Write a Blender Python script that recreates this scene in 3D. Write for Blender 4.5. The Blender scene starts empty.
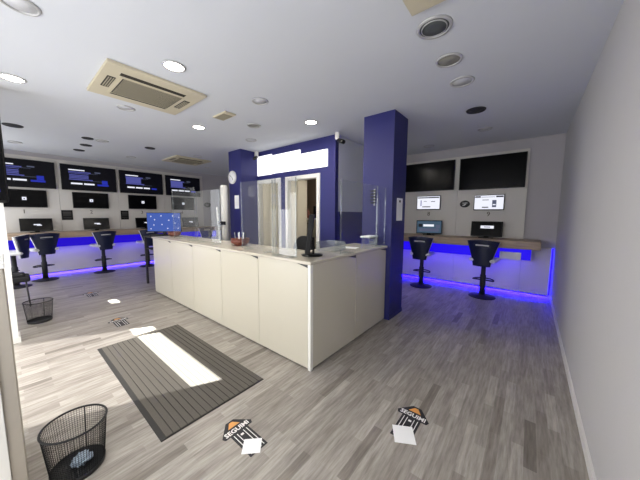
import bpy, bmesh, math, random
from mathutils import Vector, Matrix
random.seed(7)
S = bpy.context.scene
COL = S.collection
PI = math.pi
def lin(c):
    c = c / 255.0
    return c / 12.92 if c <= 0.04045 else ((c + 0.055) / 1.055) ** 2.4
def rgb(r, g, b): return (lin(r), lin(g), lin(b), 1.0)

# ------------------------------------------------------------------ camera
H = 1.55; FPX = 257.34
YAW, PITCH, ROLL = math.radians(39.178), math.radians(5.7255), math.radians(0.2557)
fw = Vector((-math.sin(YAW) * math.cos(PITCH), math.cos(YAW) * math.cos(PITCH), -math.sin(PITCH)))
rt = Vector((math.cos(YAW), math.sin(YAW), 0)); up = rt.cross(fw)
r2 = rt * math.cos(ROLL) + up * math.sin(ROLL); u2 = -rt * math.sin(ROLL) + up * math.cos(ROLL)
cam_d = bpy.data.cameras.new('camera'); cam = bpy.data.objects.new('camera', cam_d); COL.objects.link(cam)
cam_d.sensor_width = 36; cam_d.lens = FPX / 640 * 36; cam_d.clip_start = 0.02
m3 = Matrix((r2, u2, -fw)).transposed()
cam.matrix_world = Matrix.Translation((0, 0, H)) @ m3.to_4x4()
S.camera = cam

# ------------------------------------------------------------------ light and exposure
S.view_settings.view_transform = 'Standard'; S.view_settings.look = 'None'
S.view_settings.exposure = 0.08; S.view_settings.gamma = 1; S.view_settings.use_curve_mapping = False
S.cycles.use_denoising = True
S.cycles.max_bounces = 8; S.cycles.diffuse_bounces = 5; S.cycles.transparent_max_bounces = 16
S.cycles.sample_clamp_indirect = 6
w = bpy.data.worlds.new('daylight'); S.world = w; w.use_nodes = True
w.node_tree.nodes['Background'].inputs[0].default_value = (0.75, 0.85, 1.0, 1)
w.node_tree.nodes['Background'].inputs[1].default_value = 0.6
SUN_EL = math.radians(42)
sd = bpy.data.lights.new('sun', 'SUN'); sd.energy = 74.0; sd.angle = math.radians(0.5); sd.color = (1, 0.985, 0.955)
so = bpy.data.objects.new('sun', sd); COL.objects.link(so)
sdir = Vector((0.447 * math.cos(SUN_EL), 0.894 * math.cos(SUN_EL), -math.sin(SUN_EL)))
so.rotation_euler = sdir.to_track_quat('-Z', 'Y').to_euler()
def area(name, loc, size, size_y, power, color, direction):
    d = bpy.data.lights.new(name, 'AREA'); d.shape = 'RECTANGLE'; d.size = size; d.size_y = size_y
    d.energy = power; d.color = color
    o = bpy.data.objects.new(name, d); COL.objects.link(o); o.location = loc
    o.rotation_euler = Vector(direction).to_track_quat('-Z', 'Y').to_euler()
    return o
area('daylight_entrance', (-4.2, -0.93, 1.1), 2.0, 2.0, 56, (0.97, 0.98, 1.0), (0, 1, 0.06))
area('daylight_left_window', (-8.15, -0.93, 1.35), 1.9, 2.1, 40, (0.95, 0.97, 1.0), (0, 1, 0.0))
area('daylight_right_window', (-1.35, -0.93, 1.5), 2.6, 1.7, 62, (0.97, 0.98, 1.0), (-0.1, 1, 0.0))

# ------------------------------------------------------------------ materials
def mat(name, col, rough=0.5, metal=0.0, var=0.04, scale=18.0, bump=0.0, spec=0.5, emit=None, estr=0.0, coat=0.0):
    m = bpy.data.materials.new(name); m.use_nodes = True
    nt = m.node_tree; b = nt.nodes['Principled BSDF']
    tc = nt.nodes.new('ShaderNodeTexCoord'); nz = nt.nodes.new('ShaderNodeTexNoise')
    nz.inputs['Scale'].default_value = scale; nz.inputs['Detail'].default_value = 3
    nt.links.new(tc.outputs['Object'], nz.inputs['Vector'])
    mx = nt.nodes.new('ShaderNodeMix'); mx.data_type = 'RGBA'
    mx.inputs[6].default_value = tuple(c * (1 - var) for c in col[:3]) + (1,)
    mx.inputs[7].default_value = tuple(min(1, c * (1 + var)) for c in col[:3]) + (1,)
    nt.links.new(nz.outputs['Fac'], mx.inputs[0]); nt.links.new(mx.outputs[2], b.inputs['Base Color'])
    b.inputs['Roughness'].default_value = rough; b.inputs['Metallic'].default_value = metal
    b.inputs['Specular IOR Level'].default_value = spec; b.inputs['Coat Weight'].default_value = coat
    if bump:
        bp = nt.nodes.new('ShaderNodeBump'); bp.inputs['Strength'].default_value = bump; bp.inputs['Distance'].default_value = 0.003
        nz2 = nt.nodes.new('ShaderNodeTexNoise'); nz2.inputs['Scale'].default_value = 90; nz2.inputs['Detail'].default_value = 2
        nt.links.new(tc.outputs['Object'], nz2.inputs['Vector'])
        nt.links.new(nz2.outputs['Fac'], bp.inputs['Height']); nt.links.new(bp.outputs['Normal'], b.inputs['Normal'])
    if emit:
        b.inputs['Emission Color'].default_value = emit; b.inputs['Emission Strength'].default_value = estr
    return m

def floor_mat():
    m = bpy.data.materials.new('grey_laminate'); m.use_nodes = True
    nt = m.node_tree; N = nt.nodes; L = nt.links; b = N['Principled BSDF']
    tc = N.new('ShaderNodeTexCoord')
    mp = N.new('ShaderNodeMapping'); mp.inputs['Rotation'].default_value = (0, 0, PI / 2)
    L.new(tc.outputs['Object'], mp.inputs['Vector'])
    br = N.new('ShaderNodeTexBrick'); L.new(mp.outputs[0], br.inputs['Vector'])
    br.inputs['Scale'].default_value = 1; br.inputs['Brick Width'].default_value = 0.48; br.inputs['Row Height'].default_value = 0.066
    br.inputs['Mortar Size'].default_value = 0.0006; br.inputs['Mortar Smooth'].default_value = 0.1
    br.offset = 0.37; br.offset_frequency = 2; br.squash = 1
    br.inputs['Color1'].default_value = (0, 0, 0, 1); br.inputs['Color2'].default_value = (1, 1, 1, 1)
    br.inputs['Mortar'].default_value = (0.3, 0.3, 0.3, 1); br.inputs['Bias'].default_value = 0
    ms = N.new('ShaderNodeMapping'); ms.inputs['Scale'].default_value = (30, 2.6, 1)
    L.new(tc.outputs['Object'], ms.inputs['Vector'])
    gz = N.new('ShaderNodeTexNoise'); gz.inputs['Scale'].default_value = 1.6; gz.inputs['Detail'].default_value = 6; gz.inputs['Roughness'].default_value = 0.62
    L.new(ms.outputs[0], gz.inputs['Vector'])
    # tone of each strip
    cr = N.new('ShaderNodeValToRGB'); e = cr.color_ramp.elements
    e[0].position = 0; e[0].color = rgb(122, 115, 107); e[1].position = 1; e[1].color = rgb(178, 172, 164)
    k = e.new(0.07); k.color = rgb(152, 145, 137); k = e.new(0.8); k.color = rgb(168, 162, 154)
    L.new(br.outputs['Color'], cr.inputs[0])
    c2 = N.new('ShaderNodeValToRGB'); e = c2.color_ramp.elements
    e[0].position = 0.3; e[0].color = (0.62, 0.60, 0.58, 1); e[1].position = 0.66; e[1].color = (1.16, 1.16, 1.16, 1)
    L.new(gz.outputs['Fac'], c2.inputs[0])
    mx = N.new('ShaderNodeMix'); mx.data_type = 'RGBA'; mx.blend_type = 'MULTIPLY'; mx.inputs[0].default_value = 1
    L.new(cr.outputs[0], mx.inputs[6]); L.new(c2.outputs[0], mx.inputs[7]); L.new(mx.outputs[2], b.inputs['Base Color'])
    b.inputs['Roughness'].default_value = 0.36; b.inputs['Specular IOR Level'].default_value = 0.45
    bp = N.new('ShaderNodeBump'); bp.inputs['Strength'].default_value = 0.12; bp.inputs['Distance'].default_value = 0.002
    L.new(gz.outputs['Fac'], bp.inputs['Height']); L.new(bp.outputs['Normal'], b.inputs['Normal'])
    return m

def wood_mat(name, c1, c2):
    m = bpy.data.materials.new(name); m.use_nodes = True
    nt = m.node_tree; N = nt.nodes; L = nt.links; b = N['Principled BSDF']
    tc = N.new('ShaderNodeTexCoord'); ms = N.new('ShaderNodeMapping'); ms.inputs['Scale'].default_value = (1.2, 14, 14)
    L.new(tc.outputs['Object'], ms.inputs['Vector'])
    gz = N.new('ShaderNodeTexNoise'); gz.inputs['Scale'].default_value = 2.5; gz.inputs['Detail'].default_value = 5
    L.new(ms.outputs[0], gz.inputs['Vector'])
    cr = N.new('ShaderNodeValToRGB'); e = cr.color_ramp.elements
    e[0].position = 0.3; e[0].color = c1; e[1].position = 0.7; e[1].color = c2
    L.new(gz.outputs['Fac'], cr.inputs[0]); L.new(cr.outputs[0], b.inputs['Base Color'])
    b.inputs['Roughness'].default_value = 0.45
    return m

def mat_rib():
    m = bpy.data.materials.new('ribbed_matting'); m.use_nodes = True
    nt = m.node_tree; N = nt.nodes; L = nt.links; b = N['Principled BSDF']
    tc = N.new('ShaderNodeTexCoord'); nz = N.new('ShaderNodeTexNoise'); nz.inputs['Scale'].default_value = 260
    L.new(tc.outputs['Object'], nz.inputs['Vector'])
    cr = N.new('ShaderNodeValToRGB'); e = cr.color_ramp.elements
    e[0].color = rgb(78, 74, 69); e[1].color = rgb(112, 107, 100)
    L.new(nz.outputs['Fac'], cr.inputs[0]); L.new(cr.outputs[0], b.inputs['Base Color'])
    b.inputs['Roughness'].default_value = 0.85; b.inputs['Specular IOR Level'].default_value = 0.2
    return m

def clear_mat(name, tint, white=0.05, gloss=0.07, rough=0.02):
    m = bpy.data.materials.new(name); m.use_nodes = True
    nt = m.node_tree; N = nt.nodes; L = nt.links; N.remove(N['Principled BSDF']); out = N['Material Output']
    t = N.new('ShaderNodeBsdfTransparent'); t.inputs[0].default_value = tint
    d = N.new('ShaderNodeBsdfDiffuse'); d.inputs[0].default_value = (0.85, 0.87, 0.9, 1)
    g = N.new('ShaderNodeBsdfGlossy'); g.inputs['Roughness'].default_value = rough
    nz = N.new('ShaderNodeTexNoise'); nz.inputs['Scale'].default_value = 3.0
    mr = N.new('ShaderNodeMapRange'); mr.inputs[3].default_value = white * 0.7; mr.inputs[4].default_value = white * 1.3
    L.new(nz.outputs['Fac'], mr.inputs[0])
    a = N.new('ShaderNodeMixShader'); L.new(mr.outputs[0], a.inputs[0]); L.new(t.outputs[0], a.inputs[1]); L.new(d.outputs[0], a.inputs[2])
    c = N.new('ShaderNodeMixShader'); c.inputs[0].default_value = gloss; L.new(a.outputs[0], c.inputs[1]); L.new(g.outputs[0], c.inputs[2])
    L.new(c.outputs[0], out.inputs[0])
    return m
def emit_mat(name, col, strength):
    return mat(name, (0.006, 0.006, 0.006, 1), 0.4, spec=0.12, emit=col, estr=strength)

M = {}
M['floor'] = floor_mat()
M['ceiling'] = mat('ceiling_paint', rgb(214, 217, 223), 0.9, var=0.015, scale=3, bump=0.15, spec=0.2)
M['wall'] = mat('wall_paint', rgb(205, 203, 202), 0.85, var=0.02, scale=4, bump=0.4, spec=0.2)
M['greywall'] = mat('grey_wall_paint', rgb(190, 186, 190), 0.85, var=0.02, scale=4, bump=0.2, spec=0.2)
M['officewall'] = mat('brown_office_wall', rgb(112, 98, 80), 0.85, var=0.03, scale=4)
M['greige'] = mat('greige_edge', rgb(172, 164, 152), 0.6, var=0.03)
M['panel'] = mat('white_wall_panel', rgb(216, 212, 206), 0.5, var=0.015, scale=3)
M['blue'] = mat('blue_paint', rgb(36, 38, 106), 0.5, var=0.06, scale=5, bump=0.1)
M['white'] = mat('white_lacquer', rgb(235, 233, 228), 0.4, var=0.01)
M['cream'] = mat('cream_laminate', rgb(204, 198, 181), 0.28, var=0.012, scale=5)
M['creamtop'] = mat('cream_worktop', rgb(198, 190, 174), 0.22, var=0.03, scale=30)
M['post'] = mat('pale_edge_profile', rgb(238, 236, 228), 0.35, var=0.01)
M['dark'] = mat('black_plastic', rgb(14, 14, 16), 0.42, var=0.1, spec=0.3)
M['matte'] = mat('matte_black', rgb(24, 24, 26), 0.6, var=0.1)
M['wire'] = mat('black_wire', rgb(10, 10, 11), 0.6, var=0.1, spec=0.2)
M['screenoff'] = mat('dark_glossy_screen', rgb(7, 7, 9), 0.2, var=0.05, spec=0.14)
M['navy'] = mat('navy_leatherette', rgb(20, 28, 62), 0.42, var=0.1, scale=40)
M['whiteleather'] = mat('white_leatherette', rgb(230, 230, 232), 0.45, var=0.02)
M['steel'] = mat('brushed_steel', rgb(150, 150, 152), 0.3, 0.9, var=0.05)
M['darksteel'] = mat('dark_steel', rgb(70, 68, 68), 0.45, 0.5, var=0.08)
M['wood'] = wood_mat('oak_desk', rgb(150, 128, 106), rgb(182, 160, 136))
M['beige'] = mat('aged_beige_plastic', rgb(204, 195, 170), 0.55, var=0.03)
M['beigeslat'] = mat('beige_grille', rgb(160, 153, 132), 0.6, var=0.05)
M['slot'] = mat('dark_slot', rgb(52, 48, 40), 0.8, var=0.1)
M['trimring'] = mat('silver_ring', rgb(196, 196, 196), 0.4, 0.3, var=0.03)
M['lens'] = mat('frosted_lens', rgb(215, 216, 220), 0.3, var=0.03)
M['lensgrey'] = mat('dull_lens', rgb(150, 148, 138), 0.4, var=0.06)
M['spk'] = mat('speaker_mesh', rgb(84, 88, 88), 0.7, var=0.2, scale=220)
M['spkdark'] = mat('dark_speaker_mesh', rgb(40, 40, 46), 0.7, var=0.2, scale=220)
M['lit'] = emit_mat('lit_lamp', (1.0, 0.93, 0.8, 1), 22)
M['apronglow'] = emit_mat('blue_glow_apron', (0.02, 0.004, 1.0, 1), 0.8)  # blue LED light falling on the white apron, put in as emission
M['apronglow2'] = emit_mat('blue_glow_apron_dim', (0.03, 0.006, 1.0, 1), 0.55)
M['bluestrip'] = emit_mat('blue_led_strip', (0.006, 0.0015, 1.0, 1), 420)
M['bluedot'] = emit_mat('blue_led_corner', (0.006, 0.0015, 1.0, 1), 7)
M['paper'] = mat('white_paper', rgb(250, 250, 250), 0.8, var=0.005)
M['signglow'] = mat('glowing_white_sign', rgb(252, 252, 252), 0.5, var=0.003, emit=(1, 1, 1, 1), estr=0.8)  # emission added to keep the blank sign white, no lamp behind it
M['rib'] = mat_rib()
M['matedge'] = mat('mat_rubber_edge', rgb(48, 46, 44), 0.7, var=0.1)
M['decal'] = mat('black_vinyl', rgb(26, 25, 32), 0.5, var=0.1)
M['orange'] = mat('orange_vinyl', rgb(226, 160, 84), 0.5, var=0.04)
M['vinylwhite'] = mat('white_vinyl', rgb(238, 238, 236), 0.5, var=0.02)
M['terracotta'] = mat('terracotta', rgb(108, 56, 42), 0.4, var=0.12)
M['acrylic'] = clear_mat('clear_acrylic', (0.96, 0.97, 0.97, 1), 0.022, 0.045)
M['acrylicedge'] = clear_mat('acrylic_edge', (0.9, 0.92, 0.92, 1), 0.09, 0.06)
M['tinted'] = clear_mat('tinted_entrance_glass', (0.27, 0.27, 0.27, 1), 0.0, 0.05)
M['windowglass'] = clear_mat('window_glass', (0.85, 0.87, 0.87, 1), 0.02, 0.05)
M['crumple'] = mat('pale_blue_paper', rgb(150, 164, 178), 0.8, var=0.1)
M['concrete'] = mat('facade_render', rgb(170, 166, 158), 0.9, var=0.06)
M['curtain'] = mat('cream_folding_panel', rgb(192, 183, 162), 0.6, var=0.04)
M['gold'] = mat('brown_number', rgb(74, 62, 48), 0.5, var=0.1)
M['scr_navy'] = emit_mat('screen_navy', rgb(6, 6, 16), 0.6)
M['scr_lav'] = emit_mat('screen_lavender', rgb(104, 108, 196), 0.55)
M['scr_white'] = emit_mat('screen_white', rgb(236, 238, 250), 1.0)
M['scr_blue'] = emit_mat('screen_blue', rgb(44, 58, 200), 0.65)
M['scr_grey'] = emit_mat('screen_grey', rgb(90, 96, 120), 0.8)
M['scr_dark'] = emit_mat('screen_dark_text', rgb(40, 42, 52), 0.5)
M['scr_sky'] = emit_mat('screen_sky_blue', rgb(62, 92, 178), 0.9)
M['scr_teal'] = emit_mat('screen_teal_grey', rgb(70, 92, 112), 0.8)

# ------------------------------------------------------------------ mesh helpers
class MB:
    def __init__(s): s.bm = bmesh.new(); s.mats = []
    def mi(s, m):
        if m is None: m = M['white']
        if m not in s.mats: s.mats.append(m)
        return s.mats.index(m)
    def face(s, pts, m):
        f = s.bm.faces.new([s.bm.verts.new(p) for p in pts]); f.material_index = s.mi(m); return f
    def box(s, x0, x1, y0, y1, z0, z1, m, bev=0.0):
        r = bmesh.ops.create_cube(s.bm, size=1)
        for v in r['verts']:
            v.co = Vector(((x0 + x1) / 2 + v.co.x * (x1 - x0), (y0 + y1) / 2 + v.co.y * (y1 - y0), (z0 + z1) / 2 + v.co.z * (z1 - z0)))
        fs = set(f for v in r['verts'] for f in v.link_faces); k = s.mi(m)
        for f in fs: f.material_index = k
        if bev:
            es = list(set(e for v in r['verts'] for e in v.link_edges))
            q = bmesh.ops.bevel(s.bm, geom=es, offset=bev, segments=2, affect='EDGES', profile=0.5)
            for f in q['faces']: f.material_index = k
        return s
    def lathe(s, prof, m, seg=28, c=(0, 0, 0), smooth=True, close=True):
        k = s.mi(m); rings = []
        for (r, z) in prof:
            if r < 1e-5: rings.append([s.bm.verts.new((c[0], c[1], c[2] + z))])
            else: rings.append([s.bm.verts.new((c[0] + r * math.cos(2 * PI * i / seg), c[1] + r * math.sin(2 * PI * i / seg), c[2] + z)) for i in range(seg)])
        for a, b in zip(rings, rings[1:]):
            if len(a) == 1 and len(b) == 1: continue
            for i in range(seg):
                j = (i + 1) % seg
                if len(a) == 1: vs = [a[0], b[j], b[i]]
                elif len(b) == 1: vs = [a[i], a[j], b[0]]
                else: vs = [a[i], a[j], b[j], b[i]]
                f = s.bm.faces.new(vs); f.material_index = k; f.smooth = smooth
        return s
    def tube(s, pts, r, m, seg=8, closed=False):
        k = s.mi(m); pts = [Vector(p) for p in pts]; n = len(pts); rings = []
        for i, p in enumerate(pts):
            if closed: d = pts[(i + 1) % n] - pts[i - 1]
            else: d = pts[min(i + 1, n - 1)] - pts[max(i - 1, 0)]
            d.normalize(); a = Vector((0, 0, 1)) if abs(d.z) < 0.9 else Vector((1, 0, 0))
            x = d.cross(a).normalized(); y = d.cross(x)
            rings.append([s.bm.verts.new(p + (x * math.cos(2 * PI * q / seg) + y * math.sin(2 * PI * q / seg)) * r) for q in range(seg)])
        rr = list(zip(rings, rings[1:])) + ([(rings[-1], rings[0])] if closed else [])
        for a, b in rr:
            for q in range(seg):
                f = s.bm.faces.new((a[q], a[(q + 1) % seg], b[(q + 1) % seg], b[q])); f.material_index = k; f.smooth = True
        if not closed:
            for rg in (rings[0], rings[-1]):
                f = s.bm.faces.new(rg); f.material_index = k
        return s
    def prism(s, poly, z0, z1, m):     # polygon in x,y extruded along z
        k = s.mi(m); a = [s.bm.verts.new((x, y, z0)) for x, y in poly]; b = [s.bm.verts.new((x, y, z1)) for x, y in poly]
        fs = [s.bm.faces.new(a[::-1]), s.bm.faces.new(b)]
        for i in range(len(poly)):
            j = (i + 1) % len(poly); fs.append(s.bm.faces.new((a[i], a[j], b[j], b[i])))
        for f in fs: f.material_index = k
        return s
    def xf(s, mt):
        bmesh.ops.transform(s.bm, matrix=mt, verts=s.bm.verts[:]); return s
    def build(s, name, parent=None, loc=None, rotz=0):
        bmesh.ops.recalc_face_normals(s.bm, faces=s.bm.faces[:])
        me = bpy.data.meshes.new(name); s.bm.to_mesh(me); s.bm.free()
        for m in s.mats: me.materials.append(m)
        o = bpy.data.objects.new(name, me); COL.objects.link(o)
        if parent: o.parent = parent
        if loc: o.location = loc
        o.rotation_euler.z = rotz
        return o
def tag(o, label=None, cat=None, group=None, kind=None):
    if label: o['label'] = label
    if cat: o['category'] = cat
    if group: o['group'] = group
    if kind: o['kind'] = kind
    return o
def thing(name, label, cat, loc=(0, 0, 0), rotz=0, group=None):
    o = bpy.data.objects.new(name, None); COL.objects.link(o); o.empty_display_size = 0.1
    o.location = loc; o.rotation_euler = (0, 0, rotz)
    return tag(o, label, cat, group)
def dup(root, loc, rotz, label, group=None):
    r = root.copy(); COL.objects.link(r); r.location = loc; r.rotation_euler = (0, 0, rotz); r['label'] = label
    if group: r['group'] = group
    for ch in list(root.children):
        c = ch.copy(); COL.objects.link(c); c.parent = r
        for g in list(ch.children):
            d = g.copy(); COL.objects.link(d); d.parent = c
    return r
def box1(name, x0, x1, y0, y1, z0, z1, m, bev=0, parent=None):
    return MB().box(x0, x1, y0, y1, z0, z1, m, bev).build(name, parent)
def struct(name, x0, x1, y0, y1, z0, z1, m):
    return tag(box1(name, x0, x1, y0, y1, z0, z1, m), kind='structure')
def text_mesh(body, size, m, depth=0.0015, align='CENTER', sx=1.0, bold=0.0):
    cu = bpy.data.curves.new('lettering', 'FONT'); cu.body = body; cu.size = size; cu.align_x = align; cu.align_y = 'CENTER'; cu.extrude = depth; cu.resolution_u = 2; cu.offset = bold
    o = bpy.data.objects.new('lettering', cu); COL.objects.link(o)
    dg = bpy.context.evaluated_depsgraph_get(); me = bpy.data.meshes.new_from_object(o.evaluated_get(dg))
    bpy.data.objects.remove(o); bpy.data.curves.remove(cu)
    mb = MB(); mb.bm.from_mesh(me); bpy.data.meshes.remove(me)
    k = mb.mi(m)
    for f in mb.bm.faces: f.material_index = k
    for v in mb.bm.verts: v.co.x *= sx
    return mb

# ------------------------------------------------------------------ the shell
HC = 2.975; XR = 0.385; XL = -9.25; YB = 6.30; YF = -1.0
BX = -2.80; BY = 3.866                      # office box: right face, front face
struct('floor', XL - 0.2, XR + 0.2, YF - 0.2, YB + 0.2, -0.1, 0, M['floor'])
struct('ceiling', XL - 0.2, XR + 0.2, YF - 0.2, YB + 0.2, HC, HC + 0.1, M['ceiling'])
struct('wall_right', XR, XR + 0.2, YF - 0.2, YB + 0.2, 0, HC, M['wall'])
struct('wall_left', XL - 0.2, XL, YF - 0.2, YB + 0.2, 0, HC, M['greywall'])
struct('wall_back', XL, XR, YB, YB + 0.2, 0, HC, M['greywall'])
struct('baseboard_right', XR - 0.014, XR, YF, YB, 0, 0.07, M['white'])
# front wall with its openings
fwb = MB()
def fb(x0, x1, z0, z1): fwb.box(x0, x1, YF - 0.2, YF, z0, z1, M['wall'])
GT = 2.09; G2 = 2.40
fb(XL, -9.15, 0, HC); fb(-9.15, -7.2, 2.45, HC); fb(-9.15, -7.2, 0, 0.3)
fb(-7.2, -6.9, 0, HC); fb(-6.9, -6.55, 0, 2.085); fb(-6.9, -6.55, 2.40, HC); fb(-6.55, -5.2, 0, HC); fb(-5.2, -3.22, G2, HC)
fb(-3.22, -2.75, 0, HC); fb(-2.75, 0.05, 2.4, HC); fb(-2.75, 0.05, 0, 0.6); fb(0.05, XR, 0, HC)
tag(fwb.build('wall_front'), kind='structure')
def window(name, x0, x1, z0, z1, glass, z2=None):
    y = YF - 0.12
    f = MB()
    for a in ((x0, x0 + 0.05, z0, z2 or z1), (x1 - 0.05, x1, z0, z2 or z1), (x0 + 0.05, x1 - 0.05, z0, z0 + 0.05)): f.box(a[0], a[1], y - 0.03, y + 0.03, a[2], a[3], M['darksteel'])
    if not z2: f.box(x0 + 0.05, x1 - 0.05, y - 0.03, y + 0.03, z1 - 0.05, z1, M['darksteel'])
    fo = tag(f.build(name), kind='structure')
    MB().box(x0 + 0.05, x1 - 0.05, y - 0.004, y + 0.004, z0 + 0.05, z1 if z2 else z1 - 0.05, glass).build('pane', fo)
    if z2: MB().box(x0 + 0.05, x1 - 0.05, y - 0.004, y + 0.004, z1, z2, M['windowglass']).build('clear_pane', fo)
    return fo
window('window_1', -9.15, -7.2, 0.3, 2.45, M['windowglass'])
window('door_1', -5.2, -3.22, 0.0, GT, M['tinted'], G2)
window('window_2', -2.75, 0.05, 0.6, 2.4, M['windowglass'])
struct('window_3', -6.9, -6.55, -1.11, -1.1, 2.085, 2.40, M['windowglass'])
# unseen slabs and walls added outside to keep the sun off two windows
struct('trim_1', -9.9, -7.15, -3.6, YF - 0.2, 2.5, 2.62, M['concrete'])
struct('trim_2', -9.9, -7.2, -3.6, -3.5, 0, 2.5, M['concrete'])
struct('trim_3', -2.95, 0.6, -3.6, YF - 0.2, 2.45, 2.57, M['concrete'])
struct('trim_4', -3.75, 0.6, -3.6, -3.5, 0, 2.45, M['concrete'])
struct('trim_5', -3.2, -3.1, -3.5, YF - 0.2, 0, 2.45, M['concrete'])
struct('trim_6', -7.25, -7.15, -3.5, YF - 0.2, 0, 2.5, M['concrete'])
struct('floor_street', -10.5, 1.5, -4.5, YF - 0.2, -0.1, -0.02, M['concrete'])
# pier by the entrance
struct('wall_entrance', -4.87, -4.67, -0.25, 0.012, 0, HC, M['white'])
pb = MB(); pb.box(-4.67, -4.656, -0.25, 0.026, 0, 0.07, M['white']); pb.box(-4.87, -4.67, 0.012, 0.026, 0, 0.07, M['white'])
tag(pb.build('baseboard_entrance'), kind='structure')

# office box
DZ = 2.28
D1 = (-5.02, -4.30); D2 = (-4.05, -3.20)
bw = MB()
for a in ((-5.7, D1[0], 0, HC), (D1[1], D2[0], 0, HC), (D2[1], BX, 0, HC), (D1[0], D1[1], DZ, HC), (D2[0], D2[1], DZ, HC)):
    bw.box(a[0], a[1], BY, BY + 0.1, a[2], a[3], M['blue'])
tag(bw.build('wall_office_front'), kind='structure')
struct('wall_office_side', BX - 0.1, BX, BY + 0.1, YB, 0, HC, M['ceiling'])
struct('trim_7', BX, BX + 0.012, BY + 0.1, YB, 0, 1.6, M['blue'])
struct('wall_office_left', -5.7, -5.6, BY + 0.1, YB, 0, HC, M['greywall'])
area('office_fill', (-3.4, BY + 0.6, 2.85), 0.5, 0.3, 10, (1, 0.9, 0.75), (0, 0, -1))  # added fill light to lift the dark office, no fitting there
struct('wall_office_inner', -5.6, BX - 0.1, BY + 1.3, BY + 1.4, 0, HC, M['officewall'])
for n, (a, b) in (('door_2', D1), ('door_3', D2)):
    f = MB()
    for q in ((a - 0.05, a + 0.03, 0, DZ + 0.05), (b - 0.03, b + 0.05, 0, DZ + 0.05), (a + 0.03, b - 0.03, DZ - 0.03, DZ + 0.05)):
        f.box(q[0], q[1], BY - 0.02, BY + 0.12, q[2], q[3], M['white'])
    tag(f.build(n), kind='structure')
def folding(name, label, x0, x1, n, y):
    t = thing(name, label, 'folding door', (x0, y, 0))
    w_ = (x1 - x0) / n
    for i in range(n):
        a = 0.08 if i % 2 else -0.08
        p = [(i * w_, -a), ((i + 1) * w_ - 0.004, a), ((i + 1) * w_ - 0.004, a + 0.02), (i * w_, -a + 0.02)]
        MB().prism(p, 0.015, DZ - 0.04, M['curtain']).build('panel', t)
    MB().box(0, x1 - x0, -0.012, 0.032, DZ - 0.04, DZ - 0.03, M['white']).build('track', t)
    MB().box(0.0, 0.012, 0.0, 0.02, 0.0, 0.02, M['white']).build('floor_guide', t)
    return t
folding('folding_door', 'cream folding door drawn closed across the left office doorway', D1[0] + 0.04, D1[1] - 0.035, 5, BY + 0.06)
folding('folding_door', 'cream folding door pushed half open in the right office doorway', D2[0] + 0.04, D2[0] + 0.42, 4, BY + 0.06)
# inside the office
t = thing('office_cabinet', 'pale office cabinet seen through the open right doorway', 'cabinet', (-4.25, BY + 1.06, 0))
MB().box(-0.42, 0.42, -0.2, 0.2, 0, 1.42, M['curtain'], 0.004).build('body', t)
MB().box(-0.44, 0.44, -0.22, 0.21, 1.42, 1.45, M['white'], 0.004).build('top', t)
for z in (0.06, 0.52, 0.98):
    d = MB().box(-0.40, 0.40, -0.215, -0.2, z, z + 0.42, M['beigeslat'], 0.003).build('drawer', t)
    MB().box(-0.07, 0.07, -0.232, -0.215, z + 0.33, z + 0.35, M['dark']).build('handle', d)
v = MB(); v.lathe([(0.0, 0), (0.05, 0), (0.07, 0.05), (0.06, 0.14), (0.03, 0.19), (0.035, 0.22), (0.0, 0.22)], M['terracotta'])
tag(v.build('vase', None, (-4.40, BY + 1.03, 1.45)), 'dark reddish vase on the office cabinet beyond the open doorway', 'vase')
tag(MB().box(-0.12, 0.12, -0.04, 0.04, 0, 0.3, M['dark'], 0.006).build('box_file', None, (-4.12, BY + 1.1, 1.45)), 'black box file standing on the office cabinet beyond the open doorway', 'box file')

# columns
struct('wall_column_right', -2.0, -1.524, 3.475, 3.955, 0, HC, M['blue'])
struct('baseboard_column', -1.524, -1.514, 3.475, 3.955, 0, 0.06, M['blue'])
struct('wall_column_left', -5.53, -5.05, 3.41, BY, 0, HC, M['blue'])

# ------------------------------------------------------------------ wall cladding, desks and their LED lights
PB = 6.24                                   # face of the back cladding
struct('trim_8', BX, -1.262, PB, YB, 1.0, 2.78, M['panel'])
struct('trim_9', -1.258, -0.085, PB, YB, 1.0, 2.78, M['panel'])
struct('trim_10', BX, -1.262, PB - 0.005, YB, 0.07, 1.0, M['panel'])
struct('trim_11', -1.258, -0.092, PB - 0.005, YB, 0.07, 1.0, M['panel'])
struct('trim_12', -0.088, 0.335, PB - 0.005, YB, 0.07, 0.95, M['panel'])
PL = -9.2
for i, (a, b) in enumerate(((-0.95, 0.925), (0.93, 2.125), (2.13, 3.325), (3.33, 4.6))):
    struct('trim_%d' % (13 + i), XL, PL, a, b, 1.0, 2.975 - 0.1, M['panel'])
struct('trim_17', XL, PL + 0.005, -0.95, 5.2, 0.07, 1.0, M['panel'])

def desk(name, label, length, depth, loc, rotz):
    """long wall desk; local x runs along the wall, the front looks to -y"""
    t = thing(name, label, 'desk', loc, rotz)
    MB().box(0, length, -depth, 0, 0.955, 1.095, M['wood'], 0.003).build('desktop', t)
    return t
def glow_apron(name, label, length, loc, rotz, dp=0.34, z0=0.74, m='apronglow', power=8):  # white desk apron whose blue lighting is put into a glowing front
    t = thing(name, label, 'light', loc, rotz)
    MB().box(0, length, -dp, 0, 0.77, 0.93, M['panel']).build('apron_body', t)
    MB().box(0.01, length - 0.01, -dp - 0.012, -dp, z0, 0.952, M[m]).build('glow_front', t)
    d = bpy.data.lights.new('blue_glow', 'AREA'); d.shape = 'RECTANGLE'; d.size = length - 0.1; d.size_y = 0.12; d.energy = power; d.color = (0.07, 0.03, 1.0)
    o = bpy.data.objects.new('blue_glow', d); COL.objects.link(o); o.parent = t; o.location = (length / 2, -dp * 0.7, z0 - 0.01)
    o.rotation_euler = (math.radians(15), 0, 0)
    return t
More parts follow.
